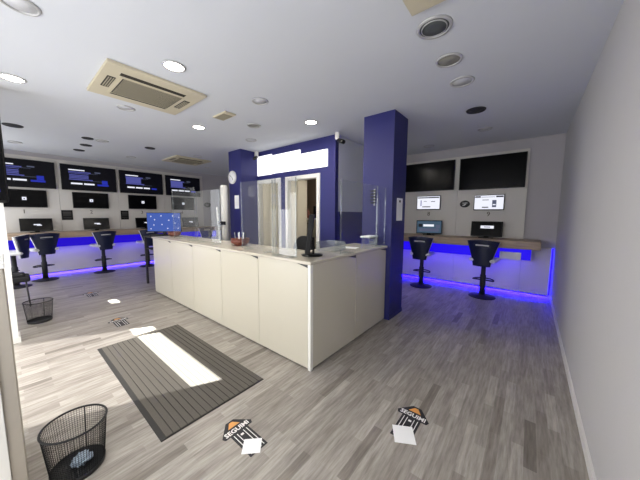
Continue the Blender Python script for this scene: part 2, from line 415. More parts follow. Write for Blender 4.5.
desk('wall_desk', 'wooden wall desk along the back wall under two large dark televisions', 0.17 + 2.75, 0.56, (-2.75, PB, 0), 0)
glow_apron('glowing_apron', 'desk apron glowing blue under the wooden desk on the back wall', 2.66, (-2.6, PB - 0.006, 0), 0)
desk('wall_desk', 'long wooden wall desk along the left wall under the lit televisions', 5.9, 0.5, (PL, -0.85, 0), PI / 2)
glow_apron('glowing_apron', 'desk apron glowing blue under the long wooden desk on the left wall', 5.7, (PL + 0.006, -0.75, 0), PI / 2, 0.2, 0.72, 'apronglow2', 8)
tag(MB().box(-2.7, 0.325, PB + 0.008, PB + 0.03, 0.060, 0.069, M['bluestrip']).build('led_strip'), 'blue LED strip at the foot of the back wall panels', 'light')
tag(MB().box(0.345, 0.36, PB + 0.03, PB + 0.045, 0.075, 0.94, M['bluedot']).build('led_strip'), 'upright blue LED strip in the corner right of the desk panels', 'light')
for i, (a, b) in enumerate(((-2.79, 0.335),)): struct('trim_18', a, b, PB - 0.013, PB - 0.005, 0.055, 0.074, M['matte'])
M['dimstrip'] = emit_mat('blue_violet_led_strip', (0.07, 0.035, 1.0, 1), 55)
struct('trim_19', PL + 0.005, PL + 0.013, -0.9, 5.1, 0.055, 0.074, M['matte'])
tag(MB().box(PL - 0.03, PL - 0.005, -0.9, 5.1, 0.060, 0.069, M['dimstrip']).build('led_strip'), 'blue LED strip at the foot of the left wall panels', 'light')

# ------------------------------------------------------------------ screens
def screen_quads(mb, rects, y):
    for i, (x0, x1, z0, z1, m) in enumerate(rects): mb.box(x0, x1, y - 0.0016 - 0.0001 * (i % 5), y + 0.001, z0, z1, M[m])
def television(name, label, w_, h_, loc, rotz, rects, group=None, depth=0.06, base='scr_navy'):
    """flat television, back on the wall at local y=0, screen towards -y, z measured from its lower edge"""
    t = thing(name, label, 'television', loc, rotz, group)
    MB().box(-w_ / 2, w_ / 2, -depth, -0.02, 0, h_, M['dark'], 0.006).build('casing', t)
    MB().box(-w_ * 0.2, w_ * 0.2, -0.02, 0, h_ * 0.25, h_ * 0.75, M['matte']).build('wall_bracket', t)
    s = MB(); s.box(-w_ / 2 + 0.014, w_ / 2 - 0.014, -depth - 0.002, -depth + 0.001, 0.02, h_ - 0.014, M[base])
    screen_quads(s, rects, -depth - 0.002)
    s.build('screen', t)
    return t
def slide(n):
    r = [(-0.41, -0.10, 0.50, 0.525, 'scr_white'), (-0.41, 0.02, 0.45, 0.475, 'scr_lav'), (-0.41, -0.02, 0.42, 0.435, 'scr_lav'), (0.10, 0.22, 0.47, 0.50, 'scr_grey'),
         (-0.02, 0.16, 0.44, 0.446, 'scr_grey'), (-0.41, 0.05, 0.26, 0.285, 'scr_lav'), (0.0, 0.25, 0.25, 0.256, 'scr_grey')]
    r += [(-0.40, -0.03, 0.30 + 0.035 * i, 0.325 + 0.035 * i, 'scr_lav') for i in range(3)]
    if n >= 2: r += [(-0.40, -0.04, 0.29, 0.47, 'scr_lav'), (-0.36, -0.10, 0.37, 0.385, 'scr_navy')]
    bx = [(-0.38, -0.16), (-0.13, 0.08)] if n in (0, 1) else [(-0.38, -0.2), (-0.17, 0.0), (0.03, 0.19)]
    r += [(a, b, 0.15, 0.19, 'scr_white') for a, b in bx]
    r += [(0.14 if n < 2 else 0.24, 0.38, 0.14, 0.185, 'scr_blue')]
    if n < 2: r += [(0.24, 0.36, 0.19, 0.29, 'scr_blue')]
    return r
ORD = ['leftmost lit wall television above the long desk, beside the entrance pier', 'second lit wall television from the left above the long desk', 'third lit wall television from the left, above the blue counter monitor', 'rightmost lit wall television on the left wall, partly behind the clear screen']
TVY = (0.33, 1.535, 2.725, 3.925)
for i, y in enumerate(TVY):
    television('wall_television', ORD[i], 1.11, 0.64, (PL, y, 2.14), PI / 2, slide(i), 'lit televisions on the left wall')
SEC = ['black wall display with a white mark below the leftmost lit television', 'black wall display with a white mark below the second lit television', 'black wall display with a white mark below the third lit television', 'black wall display with a white mark seen through the clear counter screen']
for i, y in enumerate((0.34, 1.525, 2.715, 3.89)):
    t = television('wall_display', SEC[i], 0.73, 0.41, (PL, y, 1.68), PI / 2, [(-0.035, 0.035, 0.17, 0.24, 'scr_white'), (-0.012, 0.012, 0.19, 0.21, 'scr_navy')], 'black displays on the left wall', 0.05, 'screenoff')
def terminal(name, label, loc, rotz, rects, base='scr_dark', group=None, w_=0.53, h_=0.30):
    """desk terminal leaning back on a foot; loc is where it stands, screen towards -y"""
    t = thing(name, label, 'computer monitor', loc, rotz, group)
    MB().box(-0.12, 0.12, -0.09, 0.09, 0, 0.012, M['dark'], 0.003).build('foot', t)
    MB().box(-0.04, 0.04, 0.01, 0.04, 0.01, 0.16, M['matte'], 0.003).build('neck', t)
    rm = Matrix.Translation((0, -0.03, 0.03)) @ Matrix.Rotation(math.radians(-10), 4, 'X')
    MB().box(-w_ / 2, w_ / 2, -0.012, 0.018, 0, h_, M['dark'], 0.004).xf(rm).build('casing', t)
    s = MB(); s.box(-w_ / 2 + 0.015, w_ / 2 - 0.015, -0.014, -0.011, 0.02, h_ - 0.015, M[base]); screen_quads(s, rects, -0.014)
    s.xf(rm).build('screen', t)
    return t
DT = 1.095
for i, y in enumerate((0.485, 1.57, 2.72, 4.03)):
    lb = ['first', 'second', 'third', 'fourth'][i]
    terminal('desk_terminal', ['dark desk terminal standing under wall number 1', 'dark desk terminal standing under wall number 2', 'dark desk terminal half hidden by the blue counter monitor', 'grey desk terminal seen through the clear screen on the long desk'][i],
             (PL + 0.2, y, DT), PI / 2, [(-0.05, 0.06, 0.14, 0.165, 'scr_white'), (0.0, 0.08, 0.125, 0.145, 'scr_white')], 'screenoff' if i < 3 else 'scr_dark', 'terminals on the long left desk')
B8 = [(-0.21, 0.2, 0.33 - 0.025, 0.33, 'scr_dark'), (-0.15, 0.02, 0.308, 0.325, 'scr_grey'), (-0.1, 0.08, 0.07, 0.085, 'scr_dark'), (-0.1, -0.03, 0.2, 0.212, 'scr_grey'), (0.06, 0.14, 0.19, 0.205, 'scr_grey'), (-0.15, -0.12, 0.1, 0.25, 'scr_lav')]
SCREENW = 'scr_white'
television('wall_display', 'small wall display with a white page above number 8', 0.52, 0.32, (-1.845, PB, 1.66), 0, [(-0.235, 0.235, 0.265, 0.29, 'scr_dark'), (-0.13, 0.02, 0.268, 0.287, 'scr_grey'), (-0.13, 0.05, 0.06, 0.08, 'scr_dark'), (-0.1, -0.03, 0.19, 0.2, 'scr_grey'), (0.06, 0.15, 0.18, 0.195, 'scr_grey'), (-0.17, -0.15, 0.09, 0.22, 'scr_lav')], 'small displays on the back wall', 0.05, 'scr_white')
television('wall_display', 'small wall display with a white page above number 9', 0.52, 0.31, (-0.675, PB, 1.645), 0, [(-0.24, -0.14, 0.255, 0.285, 'scr_dark'), (0.12, 0.24, 0.255, 0.285, 'scr_dark'), (-0.13, 0.10, 0.26, 0.268, 'scr_grey'), (-0.11, 0.0, 0.05, 0.07, 'scr_dark'), (-0.11, 0.0, 0.2, 0.212, 'scr_dark'), (0.06, 0.13, 0.06, 0.2, 'scr_grey'), (0.07, 0.12, 0.1, 0.12, 'scr_white')], 'small displays on the back wall', 0.05, 'scr_white')
television('wall_television', 'large dark television on the back wall beside the blue column', 1.09, 0.64, (-1.87, PB, 2.085), 0, [], 'dark televisions on the back wall', 0.06, 'screenoff')
television('wall_television', 'large dark television on the back wall nearest the right wall', 1.11, 0.65, (-0.675, PB, 2.07), 0, [], 'dark televisions on the back wall', 0.06, 'screenoff')
terminal('desk_terminal', 'tilted desk terminal with a grey blue page below number 8', (-1.76, PB - 0.2, DT), 0.3, [(-0.12, 0.1, 0.16, 0.21, 'scr_white'), (-0.2, 0.2, 0.05, 0.12, 'scr_grey'), (-0.22, -0.14, 0.15, 0.22, 'scr_dark'), (0.14, 0.22, 0.13, 0.2, 'scr_grey')], 'scr_teal')
terminal('desk_terminal', 'black desk terminal with a white strip below number 9', (-0.665, PB - 0.2, DT), 0, [(-0.1, 0.12, 0.16, 0.215, 'scr_white'), (-0.04, 0.06, 0.18, 0.195, 'scr_grey')], 'screenoff', w_=0.53)
# portrait television on the entrance pier
t = thing('wall_television', 'black edged television at the left edge, mounted on the entrance pier', 'television', (-4.67, -0.28, 1.66), PI / 2)
MB().box(-0.45, 0.34, -0.085, -0.03, 0, 1.0, M['dark'], 0.03).build('casing', t)
MB().box(0.05, 0.25, -0.03, 0, 0.3, 0.7, M['matte']).build('wall_bracket', t)
s = MB(); s.box(-0.42, 0.325, -0.088, -0.084, 0.03, 0.97, M['screenoff']); screen_quads(s, [(-0.3, 0.28, 0.28, 0.34, 'scr_blue'), (-0.3, 0.26, 0.18, 0.24, 'scr_lav'), (-0.2, 0.28, 0.12, 0.15, 'scr_blue')], -0.088); s.build('screen', t)

# numbers stuck on the walls
def number(txt, label, loc, rotz, size=0.13):
    o = text_mesh(txt, size, M['gold'], 0.002).xf(Matrix.Rotation(PI / 2, 4, 'X')).build('wall_number', None, loc, rotz)
    return tag(o, label, 'number')
for txt, y in (('1', 0.32), ('2', 1.515), ('3', 2.687), ('4', 3.856)):
    number(txt, 'dark number %s on the left wall above its terminal' % {'1': 'one', '2': 'two', '3': 'three', '4': 'four'}[txt], (PL + 0.002, y, 1.58), PI / 2)
number('8', 'dark number eight on the back wall above its terminal', (-1.838, PB - 0.002, 1.566), 0)
number('9', 'dark number nine on the back wall above its terminal', (-0.672, PB - 0.002, 1.563), 0)
# notices on the left wall, oval badges
def notice(label, loc, rotz, w_, h_):
    t = thing('notice', label, 'notice', loc, rotz)
    MB().box(-w_ / 2, w_ / 2, -0.008, 0, 0, h_, M['dark'], 0.002).build('board', t)
    s = MB()
    for i, (a, b) in enumerate(((0.62, 0.85), (0.45, 0.56), (0.2, 0.26))): s.box(-w_ * 0.36, w_ * 0.36, -0.0095, -0.008, h_ * a, h_ * b, M['darksteel'])
    s.build('printed_lines', t)
notice('small black notice between wall numbers 1 and 2', (PL, 1.04, 1.375), PI / 2, 0.21, 0.25)
notice('small black notice between wall number 2 and the blue monitor', (PL, 2.25, 1.37), PI / 2, 0.19, 0.26)
def oval(label, loc, rotz, a, b):
    t = thing('oval_sign', label, 'sign', loc, rotz)
    def disc(s, q, r, m):
        MB_ = [(s * a * math.cos(2 * PI * i / 32), s * b * math.sin(2 * PI * i / 32)) for i in range(32)]
        return MB().prism(MB_, q, r, m).xf(Matrix.Rotation(PI / 2, 4, 'X'))
    disc(1, 0, 0.012, M['dark']).build('plate', t)
    k = MB()
    for x0, x1, z in ((-0.5, -0.05, 0.25), (0.05, 0.55, 0.25), (-0.25, 0.25, -0.1), (-0.5, 0.0, -0.4)):
        k.box(x0 * a, x1 * a, -0.0135, -0.012, z * b - 0.004, z * b + 0.006, M['steel'])
    k.build('emblem', t)
oval('black oval sign on the back wall between the two small displays', (-1.105, PB, 1.78), 0, 0.095, 0.074)
oval('grey oval sign on the left wall right of the lit televisions', (XL, 4.78, 1.87), PI / 2, 0.13, 0.09)

# ------------------------------------------------------------------ bar stools
def make_stool(label):
    t = thing('bar_stool', label, 'stool', (0, 0, 0), 0, 'swivel bar stools')
    MB().lathe([(0, 0), (0.22, 0), (0.225, 0.006), (0.215, 0.014), (0.07, 0.03), (0.06, 0.045), (0, 0.045)], M['matte'], 36).build('base', t)
    MB().lathe([(0, 0.04), (0.048, 0.04), (0.048, 0.42), (0.038, 0.43), (0.038, 0.66), (0.05, 0.67), (0.05, 0.685), (0, 0.685)], M['matte'], 20).build('post', t)
    f = MB(); f.tube([(-0.17, 0.0, 0.325), (0.17, 0.0, 0.325)], 0.013, M['matte'])
    f.tube([(0.17 * math.cos(a), 0.2 * math.sin(a), 0.325) for a in [PI * i / 12 for i in range(13)]], 0.012, M['matte']); f.build('footrest', t)
    q = MB(); q.box(-0.215, 0.215, -0.19, 0.2, 0.685, 0.755, M['whiteleather'], 0.028); q.build('seat', t)
    def pt(u, v, off):
        w_ = 0.14 + 0.12 * v ** 1.25
        x = u * w_
        z = 0.61 + 0.49 * v - 0.03 * u * u * v
        y = -0.215 - 0.045 * v + 0.10 * u * u * (0.4 + 0.6 * v)
        return (x * (1 - 0.1 * off / 0.03), y + off, z)
    def shell(o0, o1, m, hole, sc=1.0):
        b = MB(); k = b.mi(m); nu, nv = 16, 18
        g0 = [[b.bm.verts.new(pt((2 * i / nu - 1) * sc, j / nv, o0)) for i in range(nu + 1)] for j in range(nv + 1)]
        g1 = [[b.bm.verts.new(pt((2 * i / nu - 1) * sc, j / nv, o1)) for i in range(nu + 1)] for j in range(nv + 1)]
        def in_(i, j): return hole and 4 <= i < nu - 4 and j == 14
        def ok(i, j): return 0 <= i < nu and 0 <= j < nv and not in_(i, j)
        for j in range(nv):
            for i in range(nu):
                if not ok(i, j): continue
                for g in (g0, g1):
                    f = b.bm.faces.new((g[j][i], g[j][i + 1], g[j + 1][i + 1], g[j + 1][i])); f.material_index = k; f.smooth = True
                for (di, dj, a, c) in ((-1, 0, (j, i), (j + 1, i)), (1, 0, (j, i + 1), (j + 1, i + 1)), (0, -1, (j, i), (j, i + 1)), (0, 1, (j + 1, i), (j + 1, i + 1))):
                    if not ok(i + di, j + dj):
                        f = b.bm.faces.new((g0[a[0]][a[1]], g0[c[0]][c[1]], g1[c[0]][c[1]], g1[a[0]][a[1]])); f.material_index = k
        return b
    shell(0.0, 0.022, M['navy'], True).build('backrest', t)
    shell(0.0225, 0.05, M['whiteleather'], False, 1.09).build('backrest_pad', t)
    return t
# the back of each stool faces into the room; the left wall stools are turned a quarter
st = make_stool('bar stool before the long left desk, under wall number 1')
st.location = (-8.66, 0.52, 0); st.rotation_euler.z = PI / 2 + 0.32
for x, y, rz, lb in ((-8.68, 1.6, PI / 2 + 0.22, 'bar stool before the long left desk, under wall number 2'),
                     (-8.7, 2.62, PI / 2 + 0.15, 'bar stool before the long left desk, beside the end of the counter'),
                     (-8.25, 0.07, PI - 0.35, 'bar stool seen from its white side, nearest the entrance pier'),
                     (-8.7, 4.35, PI / 2, 'bar stool before the left desk seen through the clear counter screen'),
                     (-1.765, 5.66, 0.0, 'bar stool before the back wall desk, beside the blue column'),
                     (-0.625, 5.66, -0.12, 'bar stool before the back wall desk, nearest the right wall')):
    dup(st, (x, y, 0), rz, lb)
tag(MB().box(-0.16, 0.16, -0.004, 0, -0.07, 0.07, M['paper'], 0.001).build('redaction_block', None, (-0.25, PB - 0.36, 0.80), 0), 'blank white card added over the glowing blue apron right of the stool', 'redaction')  # added block standing in for a redacted area, not a real card

# ------------------------------------------------------------------ reception counter
CX0, CX1, CY0, CY1, CH = -5.67, -1.586, 1.805, 3.455, 1.10
cab = thing('reception_counter', 'long cream reception counter with five front panels and an L shape', 'counter', (CX1, CY0, 0))
def cl(mb): return mb.xf(Matrix.Translation((-CX1, -CY0, 0)))
cl(MB().box(CX0 + 0.01, CX1 - 0.03, CY0 + 0.02, CY0 + 0.5, 0.03, CH - 0.03, M['cream'])).build('front_carcass', cab)
cl(MB().box(CX1 - 0.5, CX1 - 0.02, CY0 + 0.5, CY1, 0.03, CH - 0.03, M['cream'])).build('side_carcass', cab)
k = MB(); k.box(CX0 + 0.03, CX1 - 0.03, CY0 + 0.03, CY0 + 0.05, 0, 0.03, M['matte']); k.box(CX1 - 0.05, CX1 - 0.03, CY0 + 0.05, CY1, 0, 0.03, M['matte']); cl(k).build('plinth', cab)
sx = [CX0, -4.83, -4.01, -3.19, -2.385, CX1 - 0.035]
for a, b in zip(sx, sx[1:]):
    z0, z1 = 0.02, CH - 0.03
    p = MB(); p.prism([(a + 0.003, z0), (b - 0.003, z0), (b - 0.003, z1 - 0.035), (b - 0.17, z1), (a + 0.003, z1)], 0, 0.02, M['cream'])
    p.xf(Matrix.Translation((0, CY0 + 0.02, 0)) @ Matrix.Rotation(PI / 2, 4, 'X')); po = cl(p).build('front_panel', cab)
    n = MB(); n.prism([(b - 0.175, z1 - 0.001), (b - 0.003, z1 - 0.038), (b - 0.003, z1 - 0.001)], 0.0, 0.014, M['darksteel'])
    n.xf(Matrix.Translation((0, CY0 + 0.019, 0)) @ Matrix.Rotation(PI / 2, 4, 'X')); cl(n).build('finger_notch', po)
for a, b in ((CY0 + 0.04, 2.635), (2.64, CY1)):
    po = cl(MB().box(CX1 - 0.02, CX1, a + 0.002, b - 0.002, 0.02, CH - 0.03, M['cream'], 0.001)).build('side_panel', cab)
    cl(MB().prism([(b - 0.2, CH - 0.031), (b - 0.01, CH - 0.066), (b - 0.01, CH - 0.031)], 0, 0.006, M['darksteel']).xf(Matrix.Translation((CX1 - 0.003, 0, 0)) @ Matrix(((0, 0, 1, 0), (1, 0, 0, 0), (0, 1, 0, 0), (0, 0, 0, 1))))).build('finger_notch', po)
cl(MB().box(CX1 - 0.034, CX1 + 0.002, CY0 - 0.002, CY0 + 0.038, 0.0, CH - 0.03, M['post'], 0.003)).build('corner_post', cab)
tp = MB(); tp.box(CX0 - 0.02, CX1 + 0.015, CY0 - 0.015, CY0 + 0.55, CH - 0.03, CH, M['creamtop'], 0.004); tp.box(CX1 - 0.55, CX1 + 0.015, CY0 + 0.55, 3.47, CH - 0.03, CH, M['creamtop'], 0.004)
cl(tp).build('countertop', cab)

def guard(label, x0, x1, y0, y1, z0, z1, group='clear screens on the counter'):
    cx, cy = (x0 + x1) / 2, (y0 + y1) / 2
    t = thing('acrylic_screen', label, 'screen', (cx, cy, z0), 0, group)
    lx, ly = (x1 - x0) / 2, (y1 - y0) / 2
    if lx > ly:
        MB().box(-lx, lx, -0.003, 0.003, 0.008, z1 - z0, M['acrylic']).build('pane', t)
        for s_ in (-1, 1):
            MB().box(s_ * lx - 0.006, s_ * lx + 0.006, -0.004, 0.004, 0.008, z1 - z0, M['acrylicedge']).build('edge', t)
            MB().box(s_ * lx * 0.6 - 0.04, s_ * lx * 0.6 + 0.04, -0.05, 0.05, 0, 0.008, M['acrylicedge']).build('foot', t)
    else:
        MB().box(-0.003, 0.003, -ly, ly, 0.008, z1 - z0, M['acrylic']).build('pane', t)
        for s_ in (-1, 1):
            MB().box(-0.004, 0.004, s_ * ly - 0.006, s_ * ly + 0.006, 0.008, z1 - z0, M['acrylicedge']).build('edge', t)
            MB().box(-0.07, 0.05, s_ * ly * 0.6 - 0.04, s_ * ly * 0.6 + 0.04, 0, 0.008, M['acrylicedge']).build('foot', t)
guard('clear screen at the far left end of the counter, beside the blue monitor', -5.02, -4.18, 1.94, 1.96, CH, 1.97)
guard('clear screen on the counter between the small bowl and the pen bowl', -4.13, -3.43, 1.94, 1.96, CH, 1.9)
guard('clear screen on the counter before the left office doorway', -2.9, -2.24, 1.94, 1.96, CH, 1.95)
guard('clear screen on the counter between the left doorway and the black monitor', -2.2, -1.84, 1.86, 1.88, CH, 1.92)
guard('clear screen on the short side of the counter before the blue wainscot', -1.63, -1.61, 2.35, 3.2, CH, 1.93)
guard('narrow clear screen at the column end of the counter', -1.63, -1.61, 3.215, 3.46, CH, 1.93)

# on the counter
def bowl(label, loc, r, pens):
    t = thing('bowl', label, 'bowl', loc)
    MB().lathe([(0, 0), (r * 0.6, 0), (r * 0.95, r * 0.35), (r, r * 0.75), (r * 0.93, r * 0.75), (r * 0.86, r * 0.4), (r * 0.5, r * 0.12), (0, r * 0.12)], M['terracotta'], 28).build('body', t)
    MB().lathe([(r * 0.98, r * 0.72), (r * 1.04, r * 0.76), (r * 0.98, r * 0.8), (r * 0.92, r * 0.76), (r * 0.98, r * 0.72)], M['terracotta'], 28).build('rim', t)
    return t
bowl('small terracotta bowl on the counter beside the blue monitor', (-5.45, 2.12, CH), 0.12, 0)
bowl('larger terracotta bowl of pens on the middle of the counter', (-3.2, 2.12, CH), 0.13, 1)
for i in range(7):
    a = i * 0.9; x, y = -3.2 + 0.06 * math.cos(a), 2.12 + 0.06 * math.sin(a)
    p = MB(); p.tube([(0, 0, 0), (0.02 * math.cos(a), 0.02 * math.sin(a), 0.17)], 0.006, [M['paper'], M['dark'], M['steel']][i % 3])
    tag(p.build('pen', None, (x, y, CH + 0.017)), 'pen standing among others in the terracotta pen bowl', 'pen', 'pens in the bowl')
# black monitor seen edge on
t = thing('computer_monitor', 'black computer monitor seen edge on near the corner of the counter', 'computer monitor', (-1.83, 2.11, CH), math.radians(-50))
MB().lathe([(0, 0), (0.115, 0), (0.12, 0.01), (0.04, 0.02), (0, 0.02)], M['dark'], 28).build('base', t)
MB().box(-0.03, 0.03, 0.0, 0.025, 0.015, 0.2, M['dark'], 0.004).build('neck', t)
rm = Matrix.Translation((0, -0.05, 0.05)) @ Matrix.Rotation(math.radians(-7), 4, 'X')
MB().box(-0.27, 0.27, -0.02, 0.03, 0, 0.40, M['dark'], 0.006).xf(rm).build('casing', t)
MB().box(-0.255, 0.255, -0.023, -0.019, 0.02, 0.385, M['screenoff']).xf(rm).build('screen', t)
t = thing('document_tray', 'clear plastic document tray on the short side of the counter', 'tray', (-1.9, 2.58, CH), 0.1)
MB().box(-0.16, 0.12, -0.13, 0.13, 0, 0.01, M['acrylicedge']).build('base', t)
for a in ((-0.16, -0.15, -0.13, 0.13), (0.11, 0.12, -0.13, 0.13), (-0.15, 0.11, 0.12, 0.13)): MB().box(a[0], a[1], a[2], a[3], 0.01, 0.11, M['acrylicedge']).build('side', t)
tag(MB().box(-0.1, 0.1, -0.07, 0.07, 0, 0.006, M['paper'], 0.001).build('paper_stack', None, (-1.86, 2.93, CH), 0.2), 'thin stack of white paper on the short side of the counter', 'paper')
t = thing('display_box', 'clear box with a white lid on the column end of the counter', 'box', (-1.79, 3.32, CH), 0)
MB().box(-0.07, 0.07, -0.12, 0.12, 0, 0.12, M['acrylic']).build('body', t)
MB().box(-0.08, 0.08, -0.13, 0.13, 0.12, 0.145, M['paper'], 0.012).build('lid', t)
MB().box(-0.072, 0.072, 0.12, 0.126, 0, 0.12, M['acrylicedge']).build('edge', t)
# key rack on the column
t = thing('key_rack', 'small black key rack on the front of the right blue column', 'rack', (-1.80, 3.475, 1.68))
MB().box(-0.012, 0.012, -0.01, 0, 0, 0.24, M['steel']).build('rail', t)
for i in range(5): MB().box(-0.055, 0.02, -0.03, -0.01, 0.03 + i * 0.043, 0.05 + i * 0.043, M['dark'], 0.003).build('hook', t)
t = thing('paper_notice', 'white paper notice on the right face of the right blue column', 'notice', (-1.524, 3.74, 1.46))
MB().box(0, 0.004, -0.105, 0.105, 0, 0.33, M['paper']).build('sheet', t)
MB().box(0.004, 0.005, -0.03, 0.03, 0.27, 0.3, M['darksteel']).build('printed_mark', t)

# end table with the blue monitor
t = thing('side_table', 'dark metal side table standing at the left end of the counter', 'table', (-6.12, 2.2, 0))
MB().box(-0.42, 0.42, -0.3, 0.3, 1.04, 1.07, M['matte'], 0.004).build('tabletop', t)
MB().box(-0.39, 0.39, -0.27, 0.27, 0.78, 0.80, M['matte'], 0.003).build('shelf', t)
for a in (-1, 1):
    for b in (-1, 1): MB().box(a * 0.39 - 0.02, a * 0.39 + 0.02, b * 0.27 - 0.02, b * 0.27 + 0.02, 0, 1.04, M['darksteel'], 0.002).build('leg', t)
t = thing('computer_monitor', 'monitor with a bright blue starry screen at the left end of the counter', 'computer monitor', (-5.98, 2.15, 1.07), YAW + 0.1)
MB().box(-0.26, 0.02, -0.12, 0.1, 0, 0.05, M['dark'], 0.006).build('base', t)
MB().box(-0.05, 0.01, -0.01, 0.03, 0.04, 0.2, M['dark'], 0.003).build('neck', t)
MB().box(-0.34, 0.34, -0.04, -0.01, 0.10, 0.50, M['dark'], 0.005).build('casing', t)
s = MB(); s.box(-0.33, 0.33, -0.043, -0.039, 0.11, 0.49, M['scr_sky'])
for i, (x, z) in enumerate(((-0.25, 0.42), (-0.05, 0.43), (0.18, 0.43), (0.3, 0.4), (-0.18, 0.35), (-0.2, 0.24), (-0.04, 0.25), (0.1, 0.34), (0.22, 0.28), (0.07, 0.17), (0.28, 0.17), (-0.26, 0.16))):
    s.prism([(x + 0.016 * (1 if q % 2 == 0 else 0.5) * math.cos(q * PI / 4), z + 0.016 * (1 if q % 2 == 0 else 0.5) * math.sin(q * PI / 4)) for q in range(8)], 0, 0.001, M['scr_white'])
# stars were laid in x,y; stand them up on the screen
for v in s.bm.verts:
    if -0.0005 < v.co.z < 0.0015 and v.co.y > 0.1: v.co = Vector((v.co.x, -0.0432 - v.co.z, v.co.y))
s.build('screen', t)

# behind the counter
t = thing('office_chair', 'black office chair behind the counter, its rounded back showing', 'chair', (-2.75, 2.75, 0), PI)
for i in range(5):
    a = i * 2 * PI / 5
    l = MB(); l.tube([(0, 0, 0.1), (0.28 * math.cos(a), 0.28 * math.sin(a), 0.07)], 0.018, M['matte']); lo = l.build('leg', t)
    MB().lathe([(0, 0), (0.02, 0.006), (0.027, 0.03), (0.02, 0.054), (0, 0.06)], M['dark'], 12, (0.27 * math.cos(a), 0.27 * math.sin(a), 0)).build('caster', lo)
MB().lathe([(0, 0.09), (0.03, 0.09), (0.03, 0.5), (0, 0.5)], M['matte'], 14).build('post', t)
MB().box(-0.24, 0.24, -0.23, 0.23, 0.5, 0.58, M['matte'], 0.03).build('seat', t)
bk = [(0.23 * math.cos(a) * (1 if math.sin(a) > 0 else 0.9), 0.92 + 0.29 * math.sin(a)) for a in [2 * PI * i / 28 for i in range(28)]]
MB().prism(bk, 0.0, 0.05, M['matte']).xf(Matrix.Translation((0, -0.2, 0)) @ Matrix.Rotation(PI / 2, 4, 'X')).build('backrest', t)
MB().tube([(0, -0.05, 0.52), (0, -0.275, 0.55), (0, -0.275, 0.8)], 0.018, M['matte']).build('back_bar', t)
t = thing('banner_stand', 'tall white stand with a dark clamp behind the counter by the clock', 'stand', (-5.42, 3.2, 0))
MB().box(-0.16, 0.16, -0.12, 0.12, 0, 0.03, M['white'], 0.006).build('base', t)
MB().lathe([(0, 0.03), (0.08, 0.03), (0.08, 2.14), (0.07, 2.19), (0.0, 2.2)], M['white'], 28).build('body', t)
MB().box(-0.12, 0.14, -0.1, -0.06, 1.3, 1.38, M['dark'], 0.01).build('clamp', t)
MB().tube([(-0.1, -0.08, 0.8), (-0.13, -0.09, 1.3), (-0.17, -0.09, 1.7)], 0.02, M['white']).build('hose', t)
# clock and paper on the left column
t = thing('wall_clock', 'round white wall clock on the left blue column', 'clock', (-5.37, 3.41, 2.38), 0)
RX = Matrix.Rotation(PI / 2, 4, 'X')
MB().lathe([(0, 0), (0.145, 0), (0.15, 0.02), (0.145, 0.035), (0.13, 0.035), (0.13, 0.025), (0, 0.025)], M['white'], 36).xf(RX).build('case', t)
MB().lathe([(0, 0.0251), (0.128, 0.0251), (0.128, 0.027), (0, 0.027)], M['paper'], 36).xf(RX).build('dial', t)
for ang, ln in ((-60, 0.07), (150, 0.1)):
    a = math.radians(ang); MB().tube([(0, -0.029, 0), (ln * math.cos(a), -0.029, ln * math.sin(a))], 0.005, M['dark'], 6).build('hand', t)
t = thing('paper_notice', 'white paper notice on the left blue column below the clock', 'notice', (-5.24, 3.41, 1.67))
MB().box(-0.085, 0.085, -0.004, 0, 0, 0.3, M['paper']).build('sheet', t)
# sign over the office doors; glowing blank panels stand in for redacted lettering
t = thing('wall_sign', 'white stepped sign on the blue wall above the office doorways', 'sign', (-4.02, BY, 2.4))
for a, b, z0, z1 in ((-5.04, -4.53, 2.43, 2.87), (-4.528, -3.66, 2.44, 2.835), (-3.658, -2.97, 2.43, 2.745)):
    MB().box(a + 4.02, b + 4.02, -0.02, 0, z0 - 2.4, z1 - 2.4, M['signglow']).build('sign_panel', t)

# ------------------------------------------------------------------ cameras, ceiling fittings
def cctv(label, loc, rz):
    t = thing('security_camera', label, 'security camera', loc, rz)
    MB().box(-0.035, 0.035, -0.035, 0.035, -0.12, 0, M['white'], 0.008).build('bracket', t)
    MB().tube([(0, 0, -0.1), (0.05, -0.04, -0.15)], 0.014, M['dark']).build('arm', t)
    MB().tube([(0.03, -0.02, -0.14), (0.13, -0.12, -0.2)], 0.035, M['dark'], 14).build('body', t)
cctv('security camera at the right top corner of the blue office wall', (-2.72, 3.80, HC), 0.5)
cctv('small security camera beside the left blue column', (-4.97, 3.78, HC), -0.2)

def downlight(label, x, y, r=0.105, lens='lens', power=0, name='downlight', ring='trimring', group=None, grille=False):
    t = thing(name, label, 'ceiling speaker' if grille else 'ceiling light', (x, y, HC), 0, group)
    MB().lathe([(r * 0.8, -0.001), (r * 0.82, -0.012), (r * 0.95, -0.012), (r, 0), (r * 0.8, 0)], M[ring], 36).build('ring', t)
    if grille:
        MB().lathe([(0, -0.007), (r * 0.3, -0.007), (r * 0.82, -0.004), (r * 0.82, 0), (0, 0)], M[lens], 36).build('grille', t)
        if grille > 1:
            for q in (0.86, 0.66): MB().lathe([(r * q, -0.0125), (r * q + 0.006, -0.0125), (r * q + 0.006, -0.004), (r * q, -0.004)], M['trimring'], 36).build('grille_ring', t)
    else:
        MB().lathe([(0, -0.004), (r * 0.82, -0.004), (r * 0.82, 0), (0, 0)], M['lit' if power else lens], 32).build('lens', t)
    if power:
        d = bpy.data.lights.new('downlight_glow', 'AREA'); d.shape = 'DISK'; d.size = r * 1.5; d.energy = power; d.color = (1, 0.93, 0.82)
        o = bpy.data.objects.new('downlight_glow', d); COL.objects.link(o); o.parent = t; o.location = (0, 0, -0.02)
LITG = 'lit ceiling downlights'; OFFG = 'unlit ceiling downlights'
downlight('lit ceiling downlight right beside the large beige air conditioner', -2.78, 1.157, power=14, group=LITG)
